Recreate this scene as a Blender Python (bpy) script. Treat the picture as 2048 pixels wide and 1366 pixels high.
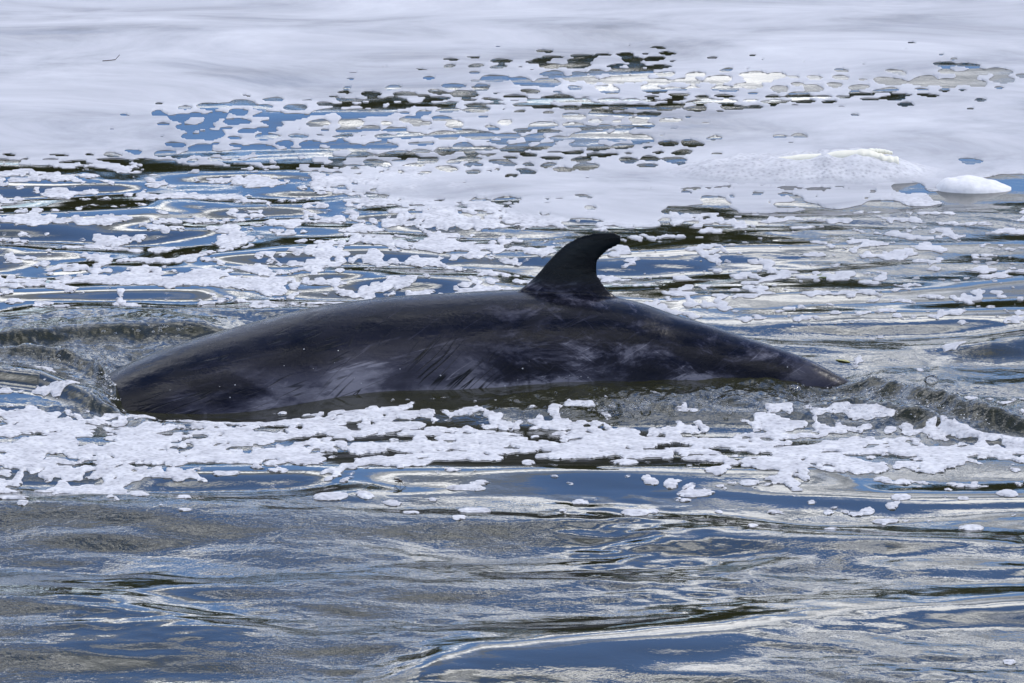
import bpy, bmesh, math, random, time
_T0 = time.time()
import numpy as np
from mathutils import Vector

for o in list(bpy.data.objects):
    bpy.data.objects.remove(o)
scene = bpy.context.scene
COL = scene.collection
rng = np.random.default_rng(7)
random.seed(7)

# ------------------------------------------------------------------ camera
DIST, PITCH, SPAN = 20.0, math.radians(10.5), 2.66      # metres to the whale, look-down angle, metres across the frame
cd = bpy.data.cameras.new('camera')
cam = bpy.data.objects.new('camera', cd); COL.objects.link(cam)
cam.location = (0, -DIST*math.cos(PITCH), DIST*math.sin(PITCH))
cam.rotation_euler = (math.radians(90)-PITCH, 0, 0)
cd.sensor_width = 36; cd.lens = 36*DIST/SPAN
cd.clip_start = 0.5; cd.clip_end = 3000
scene.camera = cam

# ------------------------------------------------------------------ sky, sun, exposure
SUN_EL, SUN_AZ = math.radians(55), math.radians(62)     # azimuth from +Y (away from the camera) towards +X
world = bpy.data.worlds.new('World'); scene.world = world
world.use_nodes = True
wn, wl = world.node_tree.nodes, world.node_tree.links
wn.clear()
def N(nodes, t, **kw):
    n = nodes.new(t)
    for k, v in kw.items():
        if k in ('ins',):
            for kk, vv in v.items(): n.inputs[kk].default_value = vv
        else: setattr(n, k, v)
    return n
def ramp(nodes, stops, interp='LINEAR'):
    r = nodes.new('ShaderNodeValToRGB'); cr = r.color_ramp; cr.interpolation = interp
    while len(cr.elements) < len(stops): cr.elements.new(0.5)
    for e, (p, c) in zip(cr.elements, stops):
        e.position = p; e.color = c if len(c) == 4 else (*c, 1)
    return r
sky = N(wn, 'ShaderNodeTexSky', sky_type='NISHITA', sun_disc=False, sun_elevation=SUN_EL, sun_rotation=SUN_AZ,
        air_density=1.0, dust_density=0.05, ozone_density=6.0)
tc = N(wn, 'ShaderNodeTexCoord')
sep = N(wn, 'ShaderNodeSeparateXYZ'); wl.new(tc.outputs['Generated'], sep.inputs[0])
zc = N(wn, 'ShaderNodeMath', operation='MAXIMUM', ins={1: 0.0}); wl.new(sep.outputs['Z'], zc.inputs[0])
za = N(wn, 'ShaderNodeMath', operation='ADD', ins={1: 0.12}); wl.new(zc.outputs[0], za.inputs[0])
dx = N(wn, 'ShaderNodeMath', operation='DIVIDE'); wl.new(sep.outputs['X'], dx.inputs[0]); wl.new(za.outputs[0], dx.inputs[1])
dy = N(wn, 'ShaderNodeMath', operation='DIVIDE'); wl.new(sep.outputs['Y'], dy.inputs[0]); wl.new(za.outputs[0], dy.inputs[1])
cmb = N(wn, 'ShaderNodeCombineXYZ'); wl.new(dx.outputs[0], cmb.inputs[0]); wl.new(dy.outputs[0], cmb.inputs[1])
n1 = N(wn, 'ShaderNodeTexNoise', ins={'Scale': 2.6, 'Detail': 6.0, 'Roughness': 0.52, 'Distortion': 0.4}); wl.new(cmb.outputs[0], n1.inputs['Vector'])
cmask = ramp(wn, [(0.47, (0, 0, 0)), (0.55, (1, 1, 1))]); wl.new(n1.outputs['Fac'], cmask.inputs[0])
n2 = N(wn, 'ShaderNodeTexNoise', ins={'Scale': 3.4, 'Detail': 5.0, 'Roughness': 0.6}); wl.new(cmb.outputs[0], n2.inputs['Vector'])
ccol = ramp(wn, [(0.41, (3.6, 4.0, 5.0)), (0.50, (10., 10.5, 11.8)), (0.58, (27.0, 27.2, 28.))]); wl.new(n2.outputs['Fac'], ccol.inputs[0])
mx = N(wn, 'ShaderNodeMix', data_type='RGBA'); wl.new(cmask.outputs[0], mx.inputs[0]); tint = N(wn, 'ShaderNodeMix', data_type='RGBA', blend_type='MULTIPLY', ins={0: 1.0, 7: (1.0, 1.15, 1.48, 1)}); wl.new(sky.outputs[0], tint.inputs[6]); wl.new(tint.outputs[2], mx.inputs[6]); wl.new(ccol.outputs[0], mx.inputs[7])
bg = N(wn, 'ShaderNodeBackground', ins={'Strength': 0.15}); wl.new(mx.outputs[2], bg.inputs[0])
wo = N(wn, 'ShaderNodeOutputWorld'); wl.new(bg.outputs[0], wo.inputs[0])

sd = bpy.data.lights.new('sun', 'SUN'); sd.energy = 2.5; sd.angle = math.radians(0.6); sd.color = (1.0, 0.95, 0.88)
sun = bpy.data.objects.new('sun', sd); COL.objects.link(sun)
sdir = Vector((math.sin(SUN_AZ)*math.cos(SUN_EL), math.cos(SUN_AZ)*math.cos(SUN_EL), math.sin(SUN_EL)))
sun.rotation_euler = sdir.to_track_quat('Z', 'Y').to_euler(); sun.location = sdir*30

scene.view_settings.view_transform = 'Standard'; scene.view_settings.look = 'None'
scene.view_settings.gamma = 1; scene.view_settings.exposure = -0.2
scene.view_settings.use_curve_mapping = False
scene.render.engine = 'CYCLES'
scene.cycles.use_denoising = True
scene.cycles.max_bounces = 6; scene.cycles.glossy_bounces = 4; scene.cycles.transparent_max_bounces = 12
scene.cycles.caustics_reflective = False; scene.cycles.caustics_refractive = False

# ------------------------------------------------------------------ photo pixel -> place
CP, SP = math.cos(PITCH), math.sin(PITCH)
MPP = SPAN/2048.0
def ray(u, v):
    """direction of the view ray through photo pixel u, v"""
    a = (np.asarray(u, float)-1024)*MPP; b = (683-np.asarray(v, float))*MPP
    return a, DIST*CP+b*SP, -DIST*SP+b*CP
C0 = np.array(cam.location)
def ground(u, v, z=0.0):
    a, b, c = ray(u, v); t = (z-C0[2])/c
    return C0[0]+a*t, C0[1]+b*t
def on_depth(u, v, y):
    a, b, c = ray(u, v); t = (y-C0[1])/b
    return C0[0]+a*t, C0[2]+c*t
def sstep(a, b, x):
    t = np.clip((x-a)/(b-a), 0, 1); return t*t*(3-2*t)
def curve(pts, u):
    p = np.array(pts, float); return np.interp(u, p[:, 0], p[:, 1])
def scurve(pts, u):
    """smooth (Catmull-Rom) curve through pts, v as a function of u"""
    p = np.array(pts, float); x, y = p[:, 0], p[:, 1]
    m = np.gradient(y, x); i = np.clip(np.searchsorted(x, u)-1, 0, len(x)-2)
    h = x[i+1]-x[i]; t = (np.clip(u, x[0], x[-1])-x[i])/h
    return (2*t**3-3*t**2+1)*y[i]+(t**3-2*t**2+t)*h*m[i]+(-2*t**3+3*t**2)*y[i+1]+(t**3-t**2)*h*m[i+1]
def blob(u, v, cu, cv, ru, rv, pw=1.0):
    return np.exp(-(((u-cu)/ru)**2+((v-cv)/rv)**2)**pw)

# ------------------------------------------------------------------ noise on arrays
_P = np.random.default_rng(3).permutation(4096)
def _h(ix, iy, s): return _P[(_P[(ix+s*37) & 4095]+iy) & 4095]
def perlin(x, y, s=0):
    ix, iy = np.floor(x).astype(int), np.floor(y).astype(int); fx, fy = x-ix, y-iy
    def g(i, j, dx, dy):
        a = _h(i, j, s)*(2*math.pi/4096); return np.cos(a)*dx+np.sin(a)*dy
    w = lambda t: t*t*t*(t*(t*6-15)+10)
    a = g(ix, iy, fx, fy); b = g(ix+1, iy, fx-1, fy); c = g(ix, iy+1, fx, fy-1); d = g(ix+1, iy+1, fx-1, fy-1)
    u, v = w(fx), w(fy)
    return (a+(b-a)*u+(c-a)*v+(a-b-c+d)*u*v)*1.4
def fbm(x, y, s=0, o=3, g=0.5):
    r, a, f = 0, 1.0, 1.0
    for k in range(o): r = r+a*perlin(x*f+k*17.3, y*f-k*9.1, s+k); a *= g; f *= 2
    return r
def worley(x, y, s=0, jit=0.85):
    ix, iy = np.floor(x).astype(int), np.floor(y).astype(int)
    f1 = np.full(x.shape, 9.0); f2 = f1.copy(); cid = np.zeros(x.shape)
    for di in (-1, 0, 1):
        for dj in (-1, 0, 1):
            a, b = ix+di, iy+dj
            hx = _h(a, b, s)/4096; hy = _h(a, b, s+11)/4096; hr = _h(a, b, s+23)/4096
            d = np.hypot(a+.5+(hx-.5)*jit-x, b+.5+(hy-.5)*jit-y)
            nr = d < f1
            f2 = np.where(nr, f1, np.minimum(f2, d)); cid = np.where(nr, hr, cid); f1 = np.where(nr, d, f1)
    return f1, f2, cid
def uniform(n):
    q = np.quantile(n.ravel()[::37], np.linspace(0, 1, 201)); return np.interp(n, q, np.linspace(0, 1, 201))
def boxblur(a, ru, rv):
    def one(a, r, ax):
        if r < 1: return a
        p = [(0, 0), (0, 0)]; p[ax] = (r+1, r)
        c = np.cumsum(np.pad(a, p, mode='edge'), axis=ax); n = a.shape[ax]
        return (np.take(c, np.arange(2*r+1, 2*r+1+n), ax)-np.take(c, np.arange(0, n), ax))/(2*r+1)
    return one(one(a, ru, 1), rv, 0)

# ------------------------------------------------------------------ whale outline in the photo
TOP = [(-260, 1130), (-120, 985), (0, 890), (120, 806), (200, 757), (242, 733), (308, 704), (378, 680), (440, 662), (527, 638), (615, 616), (703, 602),
       (791, 592), (897, 586), (1000, 580), (1060, 578), (1130, 582), (1200, 590), (1278, 604), (1347, 628), (1416, 648),
       (1485, 672), (1553, 694), (1621, 720), (1690, 756), (1760, 790), (1850, 850), (1960, 945), (2060, 1030)]
AXIS_Y = [(-260, -.57), (0, -.52), (240, -.48), (600, -.42), (1000, -.385), (1400, -.44), (1690, -.54), (2060, -.69)]
RAD_Z = [(-260, .20), (-120, .30), (0, .34), (240, .36), (600, .355), (1000, .325), (1200, .30), (1400, .25), (1560, .19), (1690, .115), (1850, .09), (2060, .07)]
ASPECT = [(-260, 1.0), (600, .95), (1100, .88), (1500, .72), (2060, .55)]

# ------------------------------------------------------------------ the water surface as a height field
U0, U1, V0, V1, ST = -250, 2300, -150, 1520, 2.4
gu = np.arange(U0, U1+.1, ST); gv = np.arange(V0, V1+.1, ST)
U, V = np.meshgrid(gu, gv)
X, Y = ground(U, V)
NV, NU = U.shape

WARP = [perlin(X/1.1+k*7, Y/1.9, 200+k)*1.1+.5*perlin(X/.5+k*7, Y/.9, 210+k) for k in range(4)]
def waves(dirs, lam, slope, seed, n=10, spread=25):
    """sum of n travelling waves; slope = rms tilt in radians; crests run mostly across the view"""
    r = np.random.default_rng(seed); h = 0
    for i in range(n):
        th = math.radians(dirs+r.normal(0, spread)); L = math.exp(r.uniform(math.log(lam[0]), math.log(lam[1]))); k = 2*math.pi/L
        ph = r.uniform(0, 6.28)
        a = slope*math.sqrt(2.0/n)/k
        arg = k*(X*math.sin(th)+Y*math.cos(th))+ph+WARP[(i+seed) % 4]*min(1.6, .5/L)
        h = h+a*(np.sin(arg)+.18*np.sin(2*arg+math.pi/2))
    return h
def ridge(pts, amp, wf, wb, tw=0.0, seed=0, pw=2.0):
    """a crest along photo pixels pts; amp metres (number or list of (u, amp)); wf / wb widths towards / away from the camera, metres"""
    p = np.array(pts, float); gx, gy = ground(p[:, 0], p[:, 1])
    yc = np.interp(X, gx, gy)
    if tw: yc = yc+tw*fbm(X/.35, Y/.9, seed, 2)
    a = amp if not isinstance(amp, (list, tuple)) else np.interp(X, [ground(q[0], curve(pts, q[0]))[0] for q in amp], [q[1] for q in amp])
    d = Y-yc
    return a*np.where(d < 0, np.exp(-np.abs(d/wf)**pw), np.exp(-np.abs(d/wb)**pw))*sstep(gx[0]-.15, gx[0]+.05, X)*(1-sstep(gx[-1]-.05, gx[-1]+.15, X))

FAR = 1-sstep(300, 420, V+30*perlin(X, Y/2, 5))                            # film-damped water far off
LEFTMID = sstep(320, 400, V)*(1-sstep(620, 660, V))*(1-sstep(850, 1150, U))   # glassy swell
RIGHTMID = sstep(380, 450, V)*(1-sstep(780, 850, V))*sstep(850, 1150, U)      # chop
FRONT = sstep(930, 1010, V)
BAND = sstep(790, 850, V)*(1-sstep(940, 1000, V))
patch = np.clip(.55+.9*fbm(X/.9, Y/1.8, 41, 3), 0, 1.6)
H = FAR*(waves(4, (.7, 1.8), .020, 1, 8, 12)+waves(-6, (.25, .6), .010, 2, 8, 15))
H = H+LEFTMID*(waves(5, (.45, 1.1), .052, 3, 8, 14)+waves(-10, (.18, .4), .022, 4, 8, 30))
H = H+RIGHTMID*(waves(-4, (.4, 1.0), .050, 5, 8, 14)+waves(8, (.12, .35), .055, 6, 12, 32)*np.clip(patch, .3, 1.2))
H = H+FRONT*(waves(7, (.5, 1.0), .080, 7, 8, 12)+waves(-5, (.16, .42), .058, 8, 12, 20)*np.clip(patch, .35, 1.2))
H = H+BAND*(waves(3, (.4, 1.0), .040, 9, 8, 14)+waves(0, (.15, .35), .018, 10, 8, 20))
cap = np.clip(1.6*fbm(X/.55+3, Y/1.3, 43, 2)+.35, 0, 1)
H = H+(FRONT*cap+.5*RIGHTMID*np.clip(cap-.2, 0, 1))*waves(5, (.065, .14), .055, 12, 14, 22)
SWELL = [([(840, 1350), (960, 1318), (1250, 1288), (1500, 1262), (1800, 1238), (2300, 1205)], .026, .30, .26),
         ([(300, 958), (700, 948), (1000, 948), (1300, 950), (1500, 952), (1650, 948)], .014, .18, .24),
         ([(700, 1000), (900, 992), (1150, 980), (1300, 980), (1600, 994), (1800, 1000), (2300, 1000)], .015, .22, .24),
         ([(1180, 606), (1450, 604), (1700, 594), (2048, 572), (2300, 560)], .014, .20, .24), ([(1330, 652), (1600, 648), (1800, 636), (2300, 625)], .014, .18, .22),
         ([(1180, 520), (1400, 508), (1700, 498), (2048, 492), (2300, 490)], .013, .22, .26), ([(-260, 448), (0, 442), (150, 434), (310, 424)], .013, .25, .26),
         ([(-260, 596), (0, 590), (200, 584), (420, 580)], .013, .22, .25), ([(-260, 368), (0, 362), (160, 358)], .012, .3, .3), ([(380, 520), (560, 505), (800, 500)], .012, .2, .22)]
SM = sum(ridge(p_, 1.0, wf_*1.1, wb_*1.1, .015, 30+k_) for k_, (p_, a_, wf_, wb_) in enumerate(SWELL)); SM = np.clip(SM, 0, 1)
H = H*(1-.86*SM)
for k_, (p_, a_, wf_, wb_) in enumerate(SWELL): H = H+ridge(p_, a_, wf_, wb_, .02, 30+k_)
# hand placed crests, read off the photograph
H = H+ridge([(-260, 668), (0, 650), (200, 640), (480, 638), (640, 640)], .020, .16, .10, .03, 2)
H = H+ridge([(-260, 712), (0, 690), (120, 676), (300, 668), (480, 672), (560, 690)], [(-260, .03), (100, .034), (400, .026), (560, .0)], .07, .13, .02, 3)
H = H+ridge([(-260, 735), (0, 716), (110, 716), (190, 742), (232, 770)], [(-260, .02), (100, .03), (232, .03)], .06, .07, .02, 4)
H = H+ridge([(-260, 735), (0, 752), (80, 762), (180, 800), (330, 838), (520, 850), (700, 845)], [(-260, .018), (80, .026), (330, .020), (700, 0)], .09, .14, .015, 5)
H = H+ridge([(1480, 770), (1600, 772), (1700, 770), (1800, 788), (1900, 818), (2048, 852), (2300, 905)], [(1480, .0), (1600, .004), (1690, .010), (1750, .032), (1900, .034), (2300, .025)], .075, .07, .03, 6)
H = H+ridge([(1560, 820), (1700, 815), (1820, 830), (1950, 872), (2300, 930)], [(1560, .0), (1750, .022), (2300, .012)], .06, .09, .03, 7)
H = H+ridge([(1860, 742), (1920, 708), (2048, 690), (2300, 690)], [(1860, 0), (1980, .016), (2300, .022)], .12, .12, .01, 8)
H = H+ridge([(200, 1135), (420, 1112), (560, 1098), (760, 1108), (900, 1116), (1010, 1140)], [(200, .0), (420, .016), (560, .024), (800, .018), (1010, 0)], .18, .15, .02, 10)
H = H+ridge([(-260, 1205), (0, 1210), (140, 1214), (240, 1224), (420, 1262), (520, 1275)], [(-260, .022), (200, .02), (520, .008)], .24, .15, .01, 11)
H = H+ridge([(1300, 1088), (1420, 1076), (1560, 1084), (1800, 1102), (2048, 1110), (2300, 1100)], .022, .15, .14, .02, 12)
H = H+ridge([(1500, 1150), (1580, 1138), (1680, 1132), (1780, 1146), (2048, 1150), (2300, 1150)], .018, .12, .15, .01, 13)
H = H+ridge([(-260, 1030), (200, 1024), (380, 1016), (560, 1010), (700, 1008)], .013, .20, .18, .02, 14)
# the water against the whale: hollow beside its front end, heaped up along the tail stock
H = H-.050*sstep(188, 262, U+.25*(V-770)+10*perlin(X/.05, Y/.09, 57))*(1-sstep(420, 800, U))*blob(U, V, U, 775, 1e6, 62, 1.6)
H = H+.014*sstep(900, 1250, U)*(1-sstep(1480, 1640, U))*blob(U, V, U, 785, 1e6, 55, 1.5)
H = H-.016*blob(U, V, 1672, 765, 60, 26)
TURB = np.clip(blob(U, V, 1660, 790, 260, 38, 1.4)+.9*blob(U, V, 1950, 835, 240, 34, 1.4)+.75*blob(U, V, 1300, 800, 380, 26, 1.4)
               + .9*blob(U, V, 60, 705, 260, 40, 1.4)+.8*blob(U, V, 215, 765, 50, 40, 1.4)+.35*blob(U, V, 300, 655, 330, 30, 1.4)+.5*blob(U, V, 330, 820, 240, 26, 1.2), 0, 1)
H = H+TURB*(.009*fbm(X/.11, Y/.13, 51, 4, .62)+.004*(.5-np.abs(perlin(X/.05, Y/.07, 55))))
edge = np.minimum(np.minimum(sstep(U0, U0+120, U), 1-sstep(U1-120, U1, U)), np.minimum(sstep(V0, V0+80, V), 1-sstep(V1-80, V1, V)))
H = H*edge
RIP = (1-.85*SM)*np.clip(.05+FRONT*np.clip(patch-.25, .08, .8)+RIGHTMID*np.clip(patch-.15, .12, 1)*.55+LEFTMID*.03+BAND*.18+TURB*.9, 0, 1.2)

# ------------------------------------------------------------------ where foam lies: field M > 0
AX, AY = X, Y/1.25
wx, wy = .05*perlin(X/.3, Y/.4, 61), .06*perlin(X/.3, Y/.4, 62)
# the film far off, with its belt of round holes
film_low = curve([(-260, 335), (0, 335), (340, 338), (600, 350), (740, 395), (820, 432), (950, 415), (1100, 432), (1300, 430), (1500, 425), (1700, 405), (1850, 372), (1960, 345), (2300, 330)], U)
film_in = (film_low-V)/60+.9*fbm(X/.22, Y/.35, 63, 3)
hole_amt = 1.10*np.clip(.80*blob(U, V, 640, 236, 330, 52, 1.4)+.70*blob(U, V, 880, 305, 470, 46, 1.5)+.45*blob(U, V, 520, 290, 260, 42)+.72*blob(U, V, 1130, 195, 350, 48, 1.5)
                   + .58*blob(U, V, 1200, 285, 250, 52, 1.3)+.58*blob(U, V, 1450, 178, 250, 52, 1.3)+.55*blob(U, V, 1940, 150, 200, 40, 1.3)+.36*blob(U, V, 1240, 115, 300, 26)
                   + .33*blob(U, V, 700, 140, 110, 16)+.42*blob(U, V, 1700, 200, 260, 24)+.36*blob(U, V, 1000, 122, 200, 24)+.40*blob(U, V, 700, 335, 440, 26)
                   + .40*blob(U, V, 1650, 276, 190, 15), 0, 1)
hole_amt = hole_amt+.5*np.exp(-((V-film_low+16)/24)**2)*(1-sstep(1000, 1300, U))+.12*blob(U, V, 1500, 150, 700, 80)
hole_amt = np.minimum(hole_amt*np.clip(1+.45*fbm(X/.45, Y/.7, 64, 2), .5, 1.35), .68)
f1, f2, cid = worley(X/.078+wx*10+.14*perlin(X/.05, Y/.09, 68), Y/.145+wy*7+.14*perlin(X/.05, Y/.09, 69), 65, .95)
g1, g2, gid = worley(X/.042+wx*11, Y/.080+wy*8, 66, .95)
big = (f2-f1)*(.60+.80*cid)+.05*perlin(X/.025, Y/.05, 60)
sml = (g2-g1)*(.58+.82*gid)+.05*perlin(X/.02, Y/.04, 59)
hole = np.maximum(big-(1.02-1.20*hole_amt), sml-(1.12-1.75*np.minimum(hole_amt, .40))-1.2*sstep(.36, .55, hole_amt))
hole = boxblur(boxblur(hole, 4, 0), 3, 1)
rt = .75*blob(U, V, 1560, 375, 330, 42)*(fbm(X/.06, Y/.10, 67, 3)-.25)-.4*(1-blob(U, V, 1560, 375, 330, 42))                       # frayed lower fringe
M_film = np.minimum(np.minimum(film_in, .5), -np.maximum(hole, rt*1.3)*2.2)
# clumps
w1, w2, _ = worley(X/.036+wx*7, Y/.068+wy*7, 71)
lump = uniform(.72*perlin(X/.12+wx*6, Y/.125+wy*5, 72)+.60*(1.1*w1-.5)+.36*perlin(X/.024, Y/.05, 73)+.40*perlin(X/.6, Y/.25, 74))
fine = uniform(.7*perlin(X/.085+wx*6, Y/.10+wy*5, 77)+.5*perlin(X/.03, Y/.05, 78)+.4*perlin(X/.3, Y/.2, 79))
rw = sstep(950, 1250, U)*(1-sstep(640, 840, V))
lump = uniform(lump*(1-.6*rw)+fine*.6*rw)
cov = .40*sstep(320, 360, V)*(1-sstep(600, 640, V))*(1-sstep(900, 1100, U))
cov = cov+.22*blob(U, V, 880, 440, 190, 40)+.12*blob(U, V, 330, 560, 260, 50)-.24*blob(U, V, 420, 440, 240, 34)-.16*blob(U, V, 90, 480, 150, 40)
cov = cov+.31*sstep(400, 440, V)*(1-sstep(630, 690, V))*sstep(900, 1100, U)
cov = cov+.07*sstep(660, 700, V)*(1-sstep(820, 850, V))*sstep(1650, 1750, U)
cov = cov*(1-.97*blob(U, V, 200, 690, 420, 55, 2.0))
cov = cov+.40*blob(U, V, 60, 800, 110, 40)+.33*blob(U, V, 850, 822, 420, 20)+.10*blob(U, V, 1500, 815, 230, 22)+.30*blob(U, V, 1760, 822, 110, 12)
raft_top = curve([(-260, 822), (0, 824), (120, 832), (260, 826), (420, 836), (650, 832), (820, 832), (1000, 850), (1300, 850), (1600, 842), (1800, 832), (1920, 858), (2048, 882), (2300, 900)], U)
raft_low = curve([(-260, 985), (0, 985), (200, 972), (330, 955), (480, 938), (640, 935), (850, 944), (1030, 912), (1150, 930), (1260, 922), (1500, 950), (1650, 960), (1800, 950), (1960, 936), (2300, 930)], U)
jag = 9*fbm(X/.16, Y/.25, 75, 3)
raft = np.minimum((V-raft_top+jag)/14, (raft_low-V+jag*.9)/12)
cov = cov+1.0*sstep(-1.2, .6, raft)*np.clip(1-.55*blob(U, V, 1330, 862, 500, 22)-.18*blob(U, V, 300, 860, 300, 22), 0, 1)
cov = cov+.09*sstep(930, 960, V)*(1-sstep(975, 1000, V))+.16*blob(U, V, 1800, 1000, 330, 45)+.10*blob(U, V, 150, 1000, 240, 22)
cov = np.minimum(cov, .81-.18*sstep(0, 1, perlin(X/.4, Y/.5, 76)))
cov = np.where(V > 1075, 0, cov)
M_lump = (cov-lump)*3.0-.02
# separate pieces in front, one by one
PIECES = [(660, 1013, 34, 7.5), (729, 1010, 21, 6.5), (785, 1020, 18, 4.5), (866, 1011, 10, 3), (950, 1033, 34, 6), (916, 1050, 16, 5), (824, 1040, 22, 4), (1057, 941, 15, 6),
          (1252, 942, 24, 8), (1112, 970, 10, 3), (1138, 982, 8, 2.6), (1160, 1014, 18, 5.5), (1189, 1008, 6, 2.4), (1128, 1031, 14, 3.2), (1270, 1032, 26, 6), (1308, 1029, 15, 4.5),
          (1389, 999, 36, 6.5), (1434, 1031, 11, 3), (1353, 1008, 7, 3), (1802, 1006, 23, 5.5), (1710, 1033, 16, 4), (1734, 1029, 14, 5), (2016, 998, 20, 6), (1504, 1066, 12, 5),
          (1665, 1065, 14, 4), (368, 1043, 17, 3), (326, 1038, 8, 2.6), (47, 1033, 13, 4), (76, 1032, 7, 3), (600, 931, 24, 8), (1528, 1020, 8, 2.4), (1625, 1014, 8, 2.6),
          (555, 954, 20, 4.5), (455, 958, 34, 4), (712, 943, 26, 4), (960, 981, 22, 3.4), (932, 990, 42, 4.5), (1500, 981, 22, 4.5), (1945, 1062, 28, 6), (810, 940, 48, 9),
          (1770, 1045, 30, 4), (280, 1012, 24, 5), (180, 975, 60, 9), (1400, 930, 40, 5), (20, 1022, 36, 5), (2016, 1330, 16, 4)]
WU, WV = U+7*perlin(X/.05, Y/.09, 81)+4*perlin(X/.02, Y/.04, 82), V+1.6*perlin(X/.05, Y/.1, 83)
M_piece = np.full(U.shape, -1.0)
for cu, cv, ru, rv in PIECES:
    M_piece = np.maximum(M_piece, 1-np.hypot((WU-cu)/ru, (WV-cv)/rv))
M = np.maximum(np.maximum(M_film, M_lump), M_piece)
M = np.where(TURB > .75, np.minimum(M, .25-TURB*.3), M)
# no foam where the whale stands in the water
ax_y = np.interp(X, [ground(a, 740)[0] for a, b in AXIS_Y], [b for a, b in AXIS_Y])
rz = np.interp(X, [ground(a, 740)[0] for a, b in RAD_Z], [b for a, b in RAD_Z])
inside = (np.abs(Y-ax_y) < rz*.62) & (U > 230) & (U < 1690)
M = np.where(inside, -1, M)
M[:2] = M[-2:] = -1; M[:, :2] = M[:, -2:] = -1
M = np.clip(M, -1, 1)
isfilm = np.clip((M_film > np.maximum(M_lump, M_piece)).astype(float), 0, 1)*sstep(-10, 30, film_low-V+20)
isfilm = boxblur(isfilm, 6, 2)
thin = np.clip(isfilm+.5*RIGHTMID*sstep(1000, 1300, U), 0, 1)
inner = boxblur(boxblur((M > 0).astype(float), 4, 1), 2, 1)
dome = np.sqrt(np.clip((inner-.35)/.65, 0, 1))
THICK = (1-thin)*(.0034+.002*perlin(X/.03, Y/.06, 91))*dome+thin*.0022+.0016
Hf = H+THICK

# ------------------------------------------------------------------ mesh helpers
def mesh_obj(name, verts, faces_loops, face_sizes, mat, attrs=None, smooth=True, parent=None):
    me = bpy.data.meshes.new(name)
    nv, nl, nf = len(verts), len(faces_loops), len(face_sizes)
    me.vertices.add(nv); me.vertices.foreach_set('co', np.asarray(verts, np.float32).ravel())
    me.loops.add(nl); me.loops.foreach_set('vertex_index', np.asarray(faces_loops, np.int32))
    me.polygons.add(nf)
    st = np.concatenate([[0], np.cumsum(face_sizes)[:-1]]).astype(np.int32)
    me.polygons.foreach_set('loop_start', st)
    if smooth: me.polygons.foreach_set('use_smooth', np.ones(nf, bool))
    me.update(calc_edges=True); me.validate()
    for k, a in (attrs or {}).items():
        at = me.attributes.new(k, 'FLOAT', 'POINT'); at.data.foreach_set('value', np.asarray(a, np.float32))
    o = bpy.data.objects.new(name, me); COL.objects.link(o)
    if mat: me.materials.append(mat)
    if parent: o.parent = parent
    return o
def bm_obj(name, bm, mat, parent=None, smooth=True):
    me = bpy.data.meshes.new(name); bm.to_mesh(me); bm.free()
    if smooth:
        for p in me.polygons: p.use_smooth = True
    o = bpy.data.objects.new(name, me); COL.objects.link(o); me.materials.append(mat)
    if parent: o.parent = parent
    return o
def tag(o, label=None, cat=None, group=None, kind=None):
    if label: o['label'] = label
    if cat: o['category'] = cat
    if group: o['group'] = group
    if kind: o['kind'] = kind
    return o

# ------------------------------------------------------------------ materials
def new_mat(name):
    m = bpy.data.materials.new(name); m.use_nodes = True
    nt = m.node_tree; nt.nodes.clear()
    out = nt.nodes.new('ShaderNodeOutputMaterial'); p = nt.nodes.new('ShaderNodeBsdfPrincipled'); nt.links.new(p.outputs[0], out.inputs[0])
    return m, nt.nodes, nt.links, p, out
def water_material():
    m, n, l, p, out = new_mat('river_water')
    p.inputs['Base Color'].default_value = (.019, .0195, .0075, 1)
    p.inputs['Roughness'].default_value = .02; p.inputs['IOR'].default_value = 1.333
    co = N(n, 'ShaderNodeTexCoord'); at = N(n, 'ShaderNodeAttribute', attribute_name='ripple')
    mp = N(n, 'ShaderNodeMapping', ins={'Scale': (1, 1.0, 1), 'Rotation': (0, 0, .12)}); l.new(co.outputs['Object'], mp.inputs[0])
    a = N(n, 'ShaderNodeTexNoise', ins={'Scale': 20.0, 'Detail': 4.0, 'Roughness': .55, 'Distortion': .25}); l.new(mp.outputs[0], a.inputs['Vector'])
    b = N(n, 'ShaderNodeTexNoise', ins={'Scale': 75.0, 'Detail': 2.0, 'Roughness': .5, 'Distortion': .4}); l.new(mp.outputs[0], b.inputs['Vector'])
    sa = N(n, 'ShaderNodeMath', operation='MULTIPLY', ins={1: .0045}); l.new(a.outputs['Fac'], sa.inputs[0])
    sb = N(n, 'ShaderNodeMath', operation='MULTIPLY_ADD', ins={1: .0009}); l.new(b.outputs['Fac'], sb.inputs[0]); l.new(sa.outputs[0], sb.inputs[2])
    sc = N(n, 'ShaderNodeMath', operation='MULTIPLY'); l.new(sb.outputs[0], sc.inputs[0]); l.new(at.outputs['Fac'], sc.inputs[1])
    bp = N(n, 'ShaderNodeBump', ins={'Strength': 1.0, 'Distance': 1.0}); l.new(sc.outputs[0], bp.inputs['Height']); l.new(bp.outputs[0], p.inputs['Normal'])
    return m
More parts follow.
